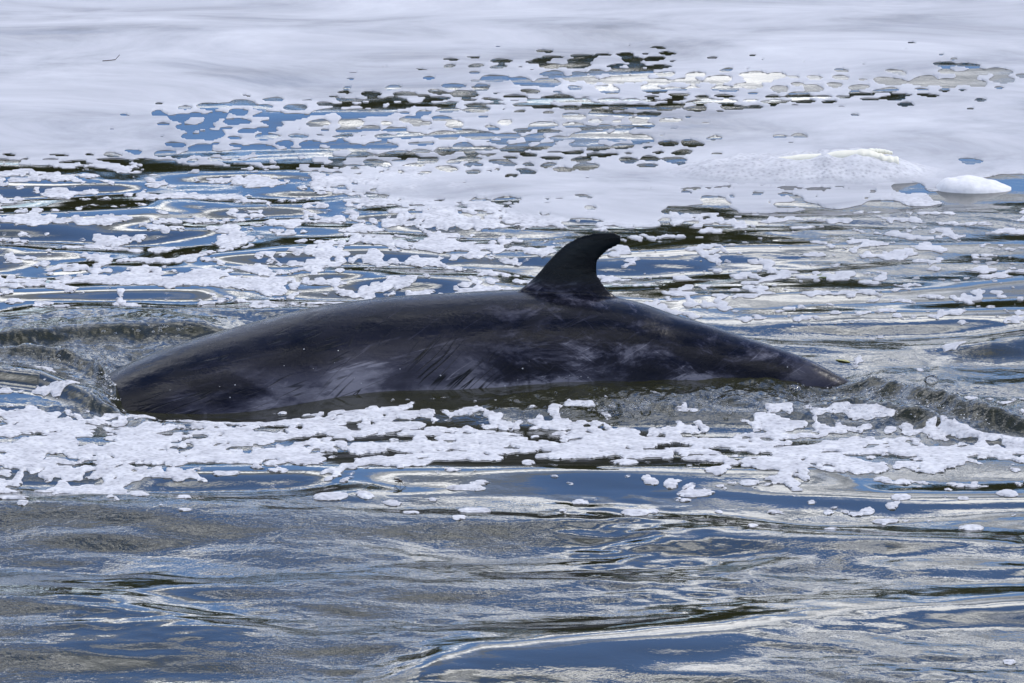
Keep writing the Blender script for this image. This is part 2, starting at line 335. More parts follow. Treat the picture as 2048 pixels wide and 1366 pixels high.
def foam_material():
    m, n, l, p, out = new_mat('foam')
    co = N(n, 'ShaderNodeTexCoord'); at = N(n, 'ShaderNodeAttribute', attribute_name='film')
    # film: streaked, faintly lilac grey; thick foam: whiter, pored
    mp = N(n, 'ShaderNodeMapping', ins={'Scale': (.8, 1.1, 1), 'Rotation': (0, 0, .1)}); l.new(co.outputs['Object'], mp.inputs[0])
    st = N(n, 'ShaderNodeTexNoise', ins={'Scale': 1.4, 'Detail': 9.0, 'Roughness': .64, 'Distortion': .7}); l.new(mp.outputs[0], st.inputs['Vector'])
    fc = ramp(n, [(.32, (.40, .415, .45)), (.52, (.49, .50, .53)), (.70, (.56, .57, .59))]); l.new(st.outputs['Fac'], fc.inputs[0])
    vo = N(n, 'ShaderNodeTexVoronoi', ins={'Scale': 70.0}); l.new(co.outputs['Object'], vo.inputs['Vector'])
    sm = N(n, 'ShaderNodeTexNoise', ins={'Scale': 16.0, 'Detail': 5.0, 'Roughness': .65}); l.new(co.outputs['Object'], sm.inputs['Vector'])
    pore = ramp(n, [(.0, (.16, .16, .18)), (.20, (.44, .445, .46)), (.6, (.58, .585, .60))]); l.new(vo.outputs['Distance'], pore.inputs[0])
    pale = ramp(n, [(.35, (.74, .74, .76)), (.6, (1, 1, 1))]); l.new(sm.outputs['Fac'], pale.inputs[0])
    mu = N(n, 'ShaderNodeMix', data_type='RGBA', blend_type='MULTIPLY', ins={0: 1.0}); l.new(pore.outputs[0], mu.inputs[6]); l.new(pale.outputs[0], mu.inputs[7])
    mi = N(n, 'ShaderNodeMix', data_type='RGBA'); l.new(at.outputs['Fac'], mi.inputs[0]); l.new(mu.outputs[2], mi.inputs[6]); l.new(fc.outputs[0], mi.inputs[7])
    l.new(mi.outputs[2], p.inputs['Base Color'])
    p.inputs['Roughness'].default_value = .7; p.inputs['IOR'].default_value = 1.33; p.inputs['Specular IOR Level'].default_value = .25
    b1 = N(n, 'ShaderNodeTexNoise', ins={'Scale': 60.0, 'Detail': 4.0, 'Roughness': .6}); l.new(co.outputs['Object'], b1.inputs['Vector'])
    inv = N(n, 'ShaderNodeMath', operation='MULTIPLY_ADD', ins={1: -.0045, 2: .0052}); l.new(at.outputs['Fac'], inv.inputs[0])
    hm = N(n, 'ShaderNodeMath', operation='MULTIPLY'); l.new(b1.outputs['Fac'], hm.inputs[0]); l.new(inv.outputs[0], hm.inputs[1])
    bp = N(n, 'ShaderNodeBump', ins={'Strength': .8, 'Distance': 1.0}); l.new(hm.outputs[0], bp.inputs['Height']); l.new(bp.outputs[0], p.inputs['Normal'])
    # the film is thin: a little of the water shows through its weakest streaks
    tr = N(n, 'ShaderNodeBsdfTransparent'); mxs = N(n, 'ShaderNodeMixShader')
    al = ramp(n, [(.30, (.40, .40, .40)), (.48, (.18, .18, .18)), (.7, (.05, .05, .05))]); l.new(st.outputs['Fac'], al.inputs[0])
    am = N(n, 'ShaderNodeMath', operation='MULTIPLY'); l.new(al.outputs[0], am.inputs[0]); l.new(at.outputs['Fac'], am.inputs[1])
    # lace: towards the edge of a patch the bubbles stand apart and the water shows between them
    rim = N(n, 'ShaderNodeAttribute', attribute_name='rim')
    lv = N(n, 'ShaderNodeTexVoronoi', ins={'Scale': 60.0}); l.new(co.outputs['Object'], lv.inputs['Vector'])
    l2 = N(n, 'ShaderNodeTexNoise', ins={'Scale': 14.0, 'Detail': 4.0, 'Roughness': .7}); l.new(co.outputs['Object'], l2.inputs['Vector'])
    la = N(n, 'ShaderNodeMath', operation='MULTIPLY_ADD', ins={1: .55}); l.new(lv.outputs['Distance'], la.inputs[0]); l.new(l2.outputs['Fac'], la.inputs[2])
    lt = N(n, 'ShaderNodeMath', operation='MULTIPLY_ADD', ins={1: .58, 2: .36}); l.new(rim.outputs['Fac'], lt.inputs[0])
    lm = N(n, 'ShaderNodeMapRange', ins={1: -.03, 2: .10, 3: 0., 4: .85}); ls = N(n, 'ShaderNodeMath', operation='SUBTRACT'); l.new(lt.outputs[0], ls.inputs[0]); l.new(la.outputs[0], ls.inputs[1]); l.new(ls.outputs[0], lm.inputs[0])
    lf = N(n, 'ShaderNodeMath', operation='SUBTRACT', use_clamp=True, ins={0: 1.0}); l.new(at.outputs['Fac'], lf.inputs[1])
    ll = N(n, 'ShaderNodeMath', operation='MULTIPLY'); l.new(lm.outputs[0], ll.inputs[0]); l.new(lf.outputs[0], ll.inputs[1])
    am2 = N(n, 'ShaderNodeMath', operation='MAXIMUM'); l.new(am.outputs[0], am2.inputs[0]); l.new(ll.outputs[0], am2.inputs[1]); am = am2
    l.new(am.outputs[0], mxs.inputs[0]); l.new(p.outputs[0], mxs.inputs[1]); l.new(tr.outputs[0], mxs.inputs[2]); l.new(mxs.outputs[0], out.inputs[0])
    return m
def skin_material():
    m, n, l, p, out = new_mat('whale_skin')
    co = N(n, 'ShaderNodeTexCoord'); sp = N(n, 'ShaderNodeSeparateXYZ'); l.new(co.outputs['Object'], sp.inputs[0])
    def math_(op, a, b=None, c=None, clamp=False):
        q = N(n, 'ShaderNodeMath', operation=op, use_clamp=clamp)
        for i, x in enumerate((a, b, c)):
            if x is None: continue
            if hasattr(x, 'is_output'): l.new(x, q.inputs[i])
            else: q.inputs[i].default_value = x
        return q.outputs[0]
    def mr(x, a, b, c=0., d=1.):
        q = N(n, 'ShaderNodeMapRange', interpolation_type='SMOOTHSTEP', ins={1: a, 2: b, 3: c, 4: d}); l.new(x, q.inputs[0]); return q.outputs[0]
    def noise(scale, vec_scale, detail=5, rough=.6, dist=0., rot=(0, 0, 0), loc=(0, 0, 0)):
        mp = N(n, 'ShaderNodeMapping', vector_type='TEXTURE', ins={'Scale': tuple(1/q_ for q_ in vec_scale), 'Rotation': rot, 'Location': loc}); l.new(co.outputs['Object'], mp.inputs[0])
        q = N(n, 'ShaderNodeTexNoise', ins={'Scale': scale, 'Detail': detail, 'Roughness': rough, 'Distortion': dist}); l.new(mp.outputs[0], q.inputs['Vector']); return q.outputs['Fac']
    xx, zz = sp.outputs['X'], sp.outputs['Z']
    # pale mottling over the flank behind the middle, paler towards the belly: skin tone plus sky sheen painted into the colour
    mott = noise(6.5, (.8, 1, 1.9), 9, .70, .35)
    mottm = mr(mott, .45, .62)
    reg = math_('MULTIPLY', mr(xx, -.25, .15), mr(xx, 1.0, .6))
    low = math_('MULTIPLY', mr(zz, .10, -.01), math_('MULTIPLY', mr(xx, .80, .50), mr(xx, -.95, -.72)))
    f = math_('MULTIPLY', mottm, math_('MULTIPLY_ADD', reg, .66, .12))
    lown = math_('MULTIPLY', low, mr(noise(3.0, (1, 1, 3), 5, .6, .5, loc=(3, 1, 0)), .36, .62))
    f = math_('ADD', f, math_('MULTIPLY', lown, .85), clamp=True)
    # diagonal scratches: thin dark cuts in the lower middle of the flank
    def scratches(ang, sc, th, zone, seed):
        mp = N(n, 'ShaderNodeMapping', vector_type='TEXTURE', ins={'Rotation': (0, ang, 0), 'Scale': (1/2.2, 50., 1/26), 'Location': (seed, 0, seed*.7)}); l.new(co.outputs['Object'], mp.inputs[0])
        q = N(n, 'ShaderNodeTexNoise', ins={'Scale': sc, 'Detail': 2.0, 'Roughness': .5}); l.new(mp.outputs[0], q.inputs['Vector'])
        d = math_('ABSOLUTE', math_('SUBTRACT', q.outputs['Fac'], .5))
        br = mr(noise(9, (1, 1, 1), 2, .5, loc=(seed, 2, 1)), .45, .58)
        return math_('MULTIPLY', math_('MULTIPLY', mr(d, th, 0), br), zone)
    zone1 = math_('MULTIPLY', math_('MULTIPLY', mr(xx, -.52, -.40), mr(xx, .02, -.10)), mr(zz, .16, .07))
    # long streaks along the body
    stk = mr(noise(7.0, (.5, 1, 9), 5, .65, .3, rot=(0, -.22, 0)), .55, .72)
    f = math_('ADD', f, math_('MULTIPLY', math_('MULTIPLY', stk, mr(xx, .5, -.1)), .45), clamp=True)
    f = math_('ADD', f, math_('MULTIPLY', zone1, .42), clamp=True)
    s3 = scratches(-.45, 1.1, .012, mr(xx, -.9, -.3), 7.7); s4 = scratches(.5, 1.3, .010, mr(xx, -.2, .2), 2.9)
    f = math_('ADD', f, math_('MULTIPLY', math_('MAXIMUM', s3, s4), .30), clamp=True)
    spl = mr(noise(38.0, (1, 1, 1), 3, .6), .60, .72)
    f = math_('ADD', f, math_('MULTIPLY', spl, .12), clamp=True)
    fin = mr(zz, .215, .25); f = math_('MULTIPLY', f, math_('MULTIPLY_ADD', fin, -.7, 1.0))
    cr = ramp(n, [(0, (.002, .0026, .0062)), (.30, (.009, .0098, .018)), (.65, (.040, .041, .058)), (1, (.15, .15, .18))]); l.new(f, cr.inputs[0])
    zone2 = math_('MULTIPLY', mr(xx, -1.0, -.9), mr(xx, -.2, -.4))
    s1 = scratches(-.72, 1.6, .035, zone1, 1.3); s2 = scratches(-.30, 1.3, .03, zone2, 4.1)
    sc_all = math_('MAXIMUM', s1, math_('MULTIPLY', s2, .7))
    dk = N(n, 'ShaderNodeMix', data_type='RGBA', ins={7: (.004, .005, .006, 1)}); gm = N(n, 'ShaderNodeMix', data_type='RGBA', blend_type='MULTIPLY', ins={7: (.75, 1.15, .80, 1)}); l.new(fin, gm.inputs[0]); l.new(cr.outputs[0], gm.inputs[6])
    l.new(sc_all, dk.inputs[0]); l.new(gm.outputs[2], dk.inputs[6])
    l.new(dk.outputs[2], p.inputs['Base Color'])
    rr = mr(noise(14, (1, 1, 2), 4), .3, .7, .16, .32); l.new(rr, p.inputs['Roughness'])
    p.inputs['IOR'].default_value = 1.34; p.inputs['Specular IOR Level'].default_value = .26
    hb = noise(70, (1, 1, 1), 3, .6); hb2 = noise(9, (.6, 1, 3), 4, .6)
    hh = math_('ADD', math_('MULTIPLY', hb, .0009), math_('MULTIPLY', hb2, .003))
    hh = math_('SUBTRACT', hh, math_('MULTIPLY', sc_all, .0010))
    bp = N(n, 'ShaderNodeBump', ins={'Strength': .7, 'Distance': 1.0}); l.new(hh, bp.inputs['Height']); l.new(bp.outputs[0], p.inputs['Normal'])
    return m
def plain(name, col, rough=.6, ns=20., amt=.25, ior=1.45):
    m, n, l, p, out = new_mat(name)
    co = N(n, 'ShaderNodeTexCoord'); q = N(n, 'ShaderNodeTexNoise', ins={'Scale': ns, 'Detail': 5.0}); l.new(co.outputs['Object'], q.inputs['Vector'])
    r = ramp(n, [(.3, tuple(c*(1-amt) for c in col)), (.7, tuple(min(1, c*(1+amt)) for c in col))]); l.new(q.outputs['Fac'], r.inputs[0]); l.new(r.outputs[0], p.inputs['Base Color'])
    p.inputs['Roughness'].default_value = rough; p.inputs['IOR'].default_value = ior
    bp = N(n, 'ShaderNodeBump', ins={'Strength': .3, 'Distance': .004}); l.new(q.outputs['Fac'], bp.inputs['Height']); l.new(bp.outputs[0], p.inputs['Normal'])
    return m
def bubble_material():
    m, n, l, p, out = new_mat('bubble_film')
    g = N(n, 'ShaderNodeBsdfGlossy', ins={'Roughness': .02, 'Color': (1, 1, 1, 1)}); t = N(n, 'ShaderNodeBsdfTransparent')
    fr = N(n, 'ShaderNodeLayerWeight', ins={'Blend': .25}); nz = N(n, 'ShaderNodeTexNoise', ins={'Scale': 30.0}); co = N(n, 'ShaderNodeTexCoord'); l.new(co.outputs['Object'], nz.inputs['Vector'])
    ad = N(n, 'ShaderNodeMath', operation='MULTIPLY_ADD', use_clamp=True, ins={1: .12}); l.new(nz.outputs['Fac'], ad.inputs[0]); l.new(fr.outputs['Fresnel'], ad.inputs[2])
    mxs = N(n, 'ShaderNodeMixShader'); l.new(ad.outputs[0], mxs.inputs[0]); l.new(t.outputs[0], mxs.inputs[1]); l.new(g.outputs[0], mxs.inputs[2]); l.new(mxs.outputs[0], out.inputs[0])
    return m
WATER, FOAM, SKIN, BUBBLE = water_material(), foam_material(), skin_material(), bubble_material()
CREAM = plain('cream_foam', (.70, .68, .57), .6, 40., .06, 1.33)
WHITE = plain('white_foam', (.64, .64, .645), .6, 60., .08, 1.33)

# ------------------------------------------------------------------ water sheet (fine where the picture looks, flat out to the far bank)
idx = np.arange(NV*NU).reshape(NV, NU)
q = np.stack([idx[1:, :-1], idx[1:, 1:], idx[:-1, 1:], idx[:-1, :-1]], -1).reshape(-1, 4)
verts = np.stack([X.ravel(), Y.ravel(), H.ravel()], 1)
BIG = 900.0
b = [idx[-1, 0], idx[-1, -1], idx[0, -1], idx[0, 0]]
nv0 = len(verts)
outer = np.array([[-BIG, -120, 0], [BIG, -120, 0], [BIG, 900, 0], [-BIG, 900, 0]])
verts = np.vstack([verts, outer])
polys = [list(idx[-1, ::-1])+[nv0, nv0+1], [nv0+1, nv0+2]+list(idx[:, -1]), list(idx[0, :])+[nv0+2, nv0+3], [nv0+3, nv0]+list(idx[::-1, 0])]
loops = np.concatenate([q.ravel()]+[np.array(p_[::-1]) for p_ in polys])
sizes = np.concatenate([np.full(len(q), 4), [len(p_) for p_ in polys]])
rip_all = np.concatenate([RIP.ravel(), np.full(4, .5)])
water = tag(mesh_obj('water', verts, loops, sizes, WATER, {'ripple': rip_all}), kind='structure')

# ------------------------------------------------------------------ foam meshes: marching squares on M, one mesh per floating piece
def marching(M):
    inside = M > 0
    vid = -np.ones(M.shape, np.int64); ins = np.argwhere(inside); vid[inside] = np.arange(len(ins))
    pos = [ins.astype(float)]
    n0 = len(ins)
    def edges(a, b, axis):
        nonlocal n0
        cross = (a > 0) != (b > 0); k = np.argwhere(cross); t = a[cross]/(a[cross]-b[cross]); t = np.clip(t, .04, .96)
        e = -np.ones(a.shape, np.int64); e[cross] = n0+np.arange(len(k)); n0 += len(k)
        p = k.astype(float); p[:, axis] += t; pos.append(p); return e
    eh = edges(M[:, :-1], M[:, 1:], 1); ev = edges(M[:-1, :], M[1:, :], 0)
    A, B, C, D = vid[:-1, :-1], vid[:-1, 1:], vid[1:, 1:], vid[1:, :-1]         # corner order: top-left, top-right, bottom-right, bottom-left
    ET, ER, EB, EL = eh[:-1, :], ev[:, 1:], eh[1:, :], ev[:, :-1]
    code = (A >= 0)*1+(B >= 0)*2+(C >= 0)*4+(D >= 0)*8
    ring = [A, ET, B, ER, C, EB, D, EL]
    out = {}
    for c in range(1, 16):
        sel = code == c
        if not sel.any(): continue
        on = [bool(c & 1), bool(c & 2), bool(c & 4), bool(c & 8)]
        groups = [[]]
        if c in (5, 10):                                   # two opposite corners: two triangles
            groups = [[7, 0, 1], [3, 4, 5]] if c == 5 else [[1, 2, 3], [5, 6, 7]]
        else:
            g = []
            for k in range(4):
                if on[k]: g.append(2*k)
                if on[k] != on[(k+1) % 4]: g.append(2*k+1)
            groups = [g]
        for g in groups:
            f = np.stack([ring[k][sel] for k in g], 1)[:, ::-1]
            out.setdefault(len(g), []).append(f)
    return np.vstack(pos), {k: np.vstack(v) for k, v in out.items()}
pos, fcs = marching(M)
def sample(F):
    i = np.clip(np.floor(pos[:, 0]).astype(int), 0, NV-2); j = np.clip(np.floor(pos[:, 1]).astype(int), 0, NU-2)
    a, b = pos[:, 0]-i, pos[:, 1]-j
    return F[i, j]*(1-a)*(1-b)+F[i+1, j]*a*(1-b)+F[i, j+1]*(1-a)*b+F[i+1, j+1]*a*b
frim = sample(1-dome)
fx, fy, fz, ffilm, fu, fv = sample(X), sample(Y), sample(Hf), sample(thin), sample(U), sample(V)
onedge = np.arange(len(pos)) >= int((M > 0).sum())
fz = np.where(onedge, sample(H)+.0006, fz)
# connected pieces by label propagation
lab = np.arange(len(pos))
ee = np.vstack([np.stack([f[:, k], f[:, (k+1) % f.shape[1]]], 1) for f in fcs.values() for k in range(f.shape[1])])
for it in range(400):
    old = lab.copy()
    m_ = np.minimum(lab[ee[:, 0]], lab[ee[:, 1]])
    np.minimum.at(lab, ee[:, 0], m_); np.minimum.at(lab, ee[:, 1], m_)
    lab = lab[lab]; lab = lab[lab]
    if (old == lab).all(): break
roots, comp = np.unique(lab, return_inverse=True)
ncomp = len(roots)
area = np.bincount(comp, minlength=ncomp)                      # grid points: picture size of the piece
cu_ = np.bincount(comp, fu)/area; cv_ = np.bincount(comp, fv)/area
du_ = np.zeros(ncomp); np.maximum.at(du_, comp, fu); d2 = np.full(ncomp, 1e9); np.minimum.at(d2, comp, fu); du_ -= d2
inframe = (cu_ > -40) & (cu_ < 2088) & (cv_ > -20) & (cv_ < 1386)
SHEET = area > 9000
order = [i for i in np.argsort(-area) if not SHEET[i] and inframe[i] and area[i] >= 14]
single = order[:300]
cls = np.full(ncomp, -1); cls[single] = np.arange(len(single))
def build_foam(name, mask_comp):
    keep = mask_comp[comp]; remap = -np.ones(len(pos), np.int64); remap[keep] = np.arange(keep.sum())
    lp, sz = [], []
    for k, f in fcs.items():
        g = f[keep[f[:, 0]]]
        if len(g): lp.append(remap[g].ravel()); sz.append(np.full(len(g), k))
    v = np.stack([fx[keep], fy[keep], fz[keep]], 1)
    return mesh_obj(name, v, np.concatenate(lp), np.concatenate(sz), FOAM, {'film': ffilm[keep], 'rim': frim[keep]})
def build_many(sets):
    """split once: faces sorted by piece, so that 300 pieces cost little"""
    allf = [(k, f, comp[f[:, 0]]) for k, f in fcs.items()]
    srt = [(k, f[np.argsort(c, kind='stable')], np.sort(c)) for k, f, c in allf]
    vo = np.argsort(comp, kind='stable'); vc = comp[vo]
    res = []
    for c in sets:
        vs = vo[np.searchsorted(vc, c):np.searchsorted(vc, c, 'right')]
        remap = {int(a): i for i, a in enumerate(vs)}
        lp, sz = [], []
        for k, f, fc in srt:
            g = f[np.searchsorted(fc, c):np.searchsorted(fc, c, 'right')]
            lp += [remap[int(a)] for a in g.ravel()]; sz += [k]*len(g)
        ctr = np.array([fx[vs].mean(), fy[vs].mean(), 0])
        v = np.stack([fx[vs], fy[vs], fz[vs]], 1)
        res.append((c, v, frim[vs], lp, sz, ffilm[vs]))
    return res
sheets = [i for i in range(ncomp) if SHEET[i]]
far_s = np.zeros(ncomp, bool); near_s = np.zeros(ncomp, bool)
for i in sheets: (far_s if cv_[i] < 640 else near_s)[i] = True
if far_s.any(): tag(build_foam('foam_film', far_s), 'thin pale lilac foam film with holes covering the water behind the whale', 'foam', kind='stuff')
if near_s.any(): tag(build_foam('foam_raft', near_s), 'wide band of white bubbly foam drifting in front of the whale', 'foam', kind='stuff')
rest = (cls < 0) & ~SHEET
tag(build_foam('foam_flecks', rest), 'small scattered white foam flecks on the water', 'foam', kind='stuff')
REGION = [('afloat on the open ripples beyond the broad foam band', 'foam patches on the open ripples'),
          ('beside the broad foam band along the near flank', 'foam patches beside the foam band'),
          ('on the smooth water beside the tail end', 'foam patches beside the tail end'),
          ('among the dark holes of the distant foam film', 'foam shreds in the film'),
          ('on the glassy swell behind the front half', 'foam patches behind the front half'),
          ('on the choppy water behind the tail half', 'foam patches behind the tail half')]
seen = set()
for c, v, ctr, lp, sz, fl in build_many(single):          # largest first
    cu, cv = cu_[c], cv_[c]
    k = 0 if cv > 975 else 1 if cv > 780 else 2 if cv > 640 else 3 if cv < 345 else 4 if cu < 1130 else 5
    w, d = np.ptp(v[:, 0]), np.ptp(v[:, 1]); fill = area[c]*ST*ST*MPP*MPP/SP/max(w*d, 1e-6)
    shape = 'ragged' if fill < .48 else 'long narrow' if w > 1.9*d else 'deep lengthwise' if d > 2.0*w else 'rounded'
    size = 'large' if w > .22 else 'middling' if w > .09 else 'small' if w > .045 else 'tiny'
    if k not in seen: size = 'largest'; seen.add(k)
    tag(mesh_obj('foam_patch', v, lp, sz, FOAM, {'film': fl, 'rim': ctr}), size+' '+shape+' white foam patch '+REGION[k][0], 'foam', REGION[k][1])
def height(u, v):
    j = np.clip((u-U0)/ST, 0, NU-1.01); i = np.clip((v-V0)/ST, 0, NV-1.01)
    return float(H[int(i), int(j)])

# ------------------------------------------------------------------ the whale: body and fin grown into one skin
def build_whale():
    us = np.linspace(-260, 2060, 340); top = scurve(TOP, us); ay = scurve(AXIS_Y, us); R = scurve(RAD_Z, us); asp = scurve(ASPECT, us)
    ns = 128; vs, fs = [], []
    X0 = on_depth(1000, 700, -.33)
    ph = np.linspace(0, 2*math.pi, ns, endpoint=False)
    for k in range(len(us)):
        rz, ry = R[k], R[k]*asp[k]
        sup = math.hypot(rz*CP, ry*SP)
        xt, zt = on_depth(us[k], top[k], ay[k]); zc = zt-sup/CP
        yy, zz = ry*np.sin(ph), rz*np.cos(ph)
        # a shallow trough and a bulge below it run along the rear flank, as the photo's bands of shade show
        a = np.degrees(ph); s = np.exp(-((us[k]-1330)/280)**2)
        rr = 1-.030*s*np.exp(-((a-285-8*(us[k]-1330)/280)/13)**2)+.022*s*np.exp(-((a-262)/12)**2)
        rr = rr+.006*np.sin(us[k]/60+3*np.sin(ph))*np.exp(-((a-290)/40)**2)*s
        vs += [(xt, ay[k]+y*r, zc+z*r) for y, z, r in zip(yy, zz, rr)]
    n = len(us)
    for k in range(n-1):
        for j in range(ns):
            a, b = k*ns+j, k*ns+(j+1) % ns
            fs.append((a, b, b+ns, a+ns))
    fs.append(tuple(range(ns))[::-1]); fs.append(tuple((n-1)*ns+j for j in range(ns)))
    # fin
    front = [(1000, 640), (1030, 590), (1056, 566), (1073, 549), (1094, 524), (1114, 502), (1142, 481), (1169, 469.5), (1203, 463.5), (1226, 463.5), (1240, 469)]
    rear = [(1290, 660), (1250, 605), (1229, 590), (1214, 577), (1202, 561), (1195.5, 546), (1195, 529), (1203, 513), (1218, 501), (1238, 491), (1245, 479)]
    def res(p, m):
        p = np.array(p, float); t = np.arange(len(p)); tt = np.linspace(0, len(p)-1, m)
        return np.stack([scurve(np.stack([t, p[:, 0]], 1), tt), scurve(np.stack([t, p[:, 1]], 1), tt)], 1)
    m, ch = 44, 26
    F, B = res(front, m), res(rear, m); yf = -.39
    base = len(vs)
    for k in range(m):
        t = k/(m-1); s = (1-np.cos(np.linspace(0, math.pi, ch)))/2
        c = np.hypot(*(B[k]-F[k]))*MPP
        th = np.minimum(.10*c+.045*math.exp(-t*9), .045)
        prof = th*(2.6*np.sqrt(s)*(1-s)**.8+.10*(s*(1-s))**.25)*.62+.0022*np.sqrt(np.clip(4*s*(1-s), 0, 1))
        side = []
        for i in range(ch):
            pu, pv = F[k]+(B[k]-F[k])*s[i]; x, z = on_depth(pu, pv, yf); side.append((x, z, prof[i]))
        loop = [(x, yf-y, z) for x, z, y in side]+[(x, yf+y, z) for x, z, y in side[-2:0:-1]]
        vs += loop
    L = 2*ch-2
    for k in range(m-1):
        for j in range(L):
            a, b = base+k*L+j, base+k*L+(j+1) % L
            fs.append((a, a+L, b+L, b))
    fs.append(tuple(base+j for j in range(L))); fs.append(tuple(base+(m-1)*L+j for j in range(L))[::-1])
    me = bpy.data.meshes.new('whale_parts'); me.from_pydata(vs, [], fs); me.update()
    bm = bmesh.new(); bm.from_mesh(me); bmesh.ops.recalc_face_normals(bm, faces=bm.faces); bm.to_mesh(me); bm.free()
    o = bpy.data.objects.new('whale_parts', me); COL.objects.link(o)
    md = o.modifiers.new('r', 'REMESH'); md.mode = 'VOXEL'; md.voxel_size = .0055; md.use_smooth_shade = True
    sm = o.modifiers.new('s', 'SMOOTH'); sm.factor = .5; sm.iterations = 5
    dg = bpy.context.evaluated_depsgraph_get(); me2 = bpy.data.meshes.new_from_object(o.evaluated_get(dg)); me2.name = 'whale'
    bpy.data.objects.remove(o); bpy.data.meshes.remove(me)
    for p in me2.polygons: p.use_smooth = True
    me2.materials.clear(); me2.materials.append(SKIN)
    w = bpy.data.objects.new('whale', me2); COL.objects.link(w)
    return w
whale = tag(build_whale(), 'dark grey scratched whale back with hooked dorsal fin breaking the foamy water', 'whale')


# ------------------------------------------------------------------ small things on and around the whale
from mathutils.bvhtree import BVHTree
_me = whale.data; tree = BVHTree.FromPolygons([v.co for v in _me.vertices], [tuple(p.vertices) for p in _me.polygons])
def hit(u, v):
    a, b, c = ray(u, v); d = Vector((float(a), float(b), float(c))).normalized()
    return tree.ray_cast(Vector(C0), d)[:2]
def dome_into(bm, p, r, sq=.8, seg=10, rings=5, nrm=None):
    """a shallow dome of radius r standing at p"""
    rot = Vector((0, 0, 1)).rotation_difference(nrm).to_matrix() if nrm is not None else None
    def P(x, y, z):
        w = Vector((x, y, z));  w = rot @ w if rot else w
        return bm.verts.new(Vector(p)+w)
    prev = None
    for k in range(rings):
        a = k/rings*math.pi/2
        ring = [P(r*math.cos(a)*math.cos(t*6.2832/seg), r*math.cos(a)*math.sin(t*6.2832/seg), r*sq*math.sin(a)) for t in range(seg)]
        if prev:
            for t in range(seg): bm.faces.new((prev[t], prev[(t+1) % seg], ring[(t+1) % seg], ring[t]))
        prev = ring
    topv = P(0, 0, r*sq)
    for t in range(seg): bm.faces.new((prev[t], prev[(t+1) % seg], topv))
def place(u, v, dz=0.0):
    z = height(u, v)
    for _ in range(4): x, y = ground(u, v, z)
    return Vector((float(x), float(y), z+dz))
# bubbles that can be told apart
BUB = [(1863, 761, .020, 'large clear bubble beside a foam patch on the smooth water past the tail'),
       (1588, 782, .022, 'domed clear bubble on the churned water against the tail flank'),
       (1742, 806, .016, 'clear bubble on the churned crest just past the tail end'),
       (1291, 806, .014, 'clear bubble on the olive water under the dorsal fin side'),
       (1205, 818, .013, 'flat clear bubble in the foam streak below the middle flank'),
       (213, 736, .012, 'clear bubble at the top of the froth where the back dips under'),
       (150, 762, .010, 'clear bubble in the dark fold ahead of the whale'),
       (222, 786, .010, 'glinting bubble low in the froth where the back dips under')]
for u, v, r, lb in BUB:
    bm = bmesh.new(); dome_into(bm, (0, 0, 0), r, .85, 18, 8)
    o = bm_obj('bubble', bm, BUBBLE); o.location = place(u, v, -.002); tag(o, lb, 'bubble')
# froth and drops nobody would count
bm = bmesh.new()
for (cu, cv, su, sv, n) in [(222, 765, 14, 18, 120), (120, 722, 60, 12, 60), (300, 655, 60, 8, 30), (1590, 785, 30, 10, 50), (1680, 800, 90, 14, 110), (1860, 815, 90, 18, 70), (1350, 808, 150, 12, 70), (1200, 822, 60, 8, 40), (1760, 812, 40, 8, 50)]:
    for k in range(n):
        u, v = random.gauss(cu, su), random.gauss(cv, sv)
        dome_into(bm, place(u, v, -.001), random.uniform(.002, .0055)*(1.3 if random.random() < .1 else 1), .85, 8, 3)
tag(bm_obj('froth', bm, BUBBLE), 'tiny froth bubbles on the churned water around the whale', 'froth', kind='stuff')
bm = bmesh.new()
for k in range(260):
    v = random.uniform(738, 800); u = 236+.10*(v-770)+random.gauss(-6, 9)
    dome_into(bm, place(u, v, -.0005), random.uniform(.0010, .0034), .8, 7, 3)
for k in range(50):
    u = random.uniform(1640, 2000); v = curve([(1640, 770), (1760, 782), (1900, 815), (2000, 840)], u)+random.gauss(2, 7)
    dome_into(bm, place(u, v, -.0005), random.uniform(.0008, .0024), .8, 7, 3)
tag(bm_obj('splash_froth', bm, WHITE), 'fine white froth where the back dips under and past the tail', 'froth', kind='stuff')
DROPM = plain('water_drop', (.30, .31, .33), .06, 30., .1, 1.33)
bm = bmesh.new()
spots = [(1124, 755), (1128, 757), (1150, 754), (1162, 753), (1176, 755), (1140, 773), (1340, 774), (1352, 773), (1406, 765), (1553, 695), (1600, 714), (1612, 717), (1575, 734), (1640, 740), (1668, 756), (1676, 758), (881, 751), (902, 711), (800, 738), (460, 795), (470, 770), (340, 780), (1010, 772), (1230, 776)]
spots += [(random.uniform(420, 1680), random.uniform(690, 778)) for _ in range(14)]
for u, v in spots:
    p, nn = hit(u, v)
    if p is not None: dome_into(bm, p-nn*.0006, random.uniform(.0010, .0024), .7, 8, 4, nn)
tag(bm_obj('water_drops', bm, DROPM), 'glinting water drops on the wet whale skin', 'drops', kind='stuff')

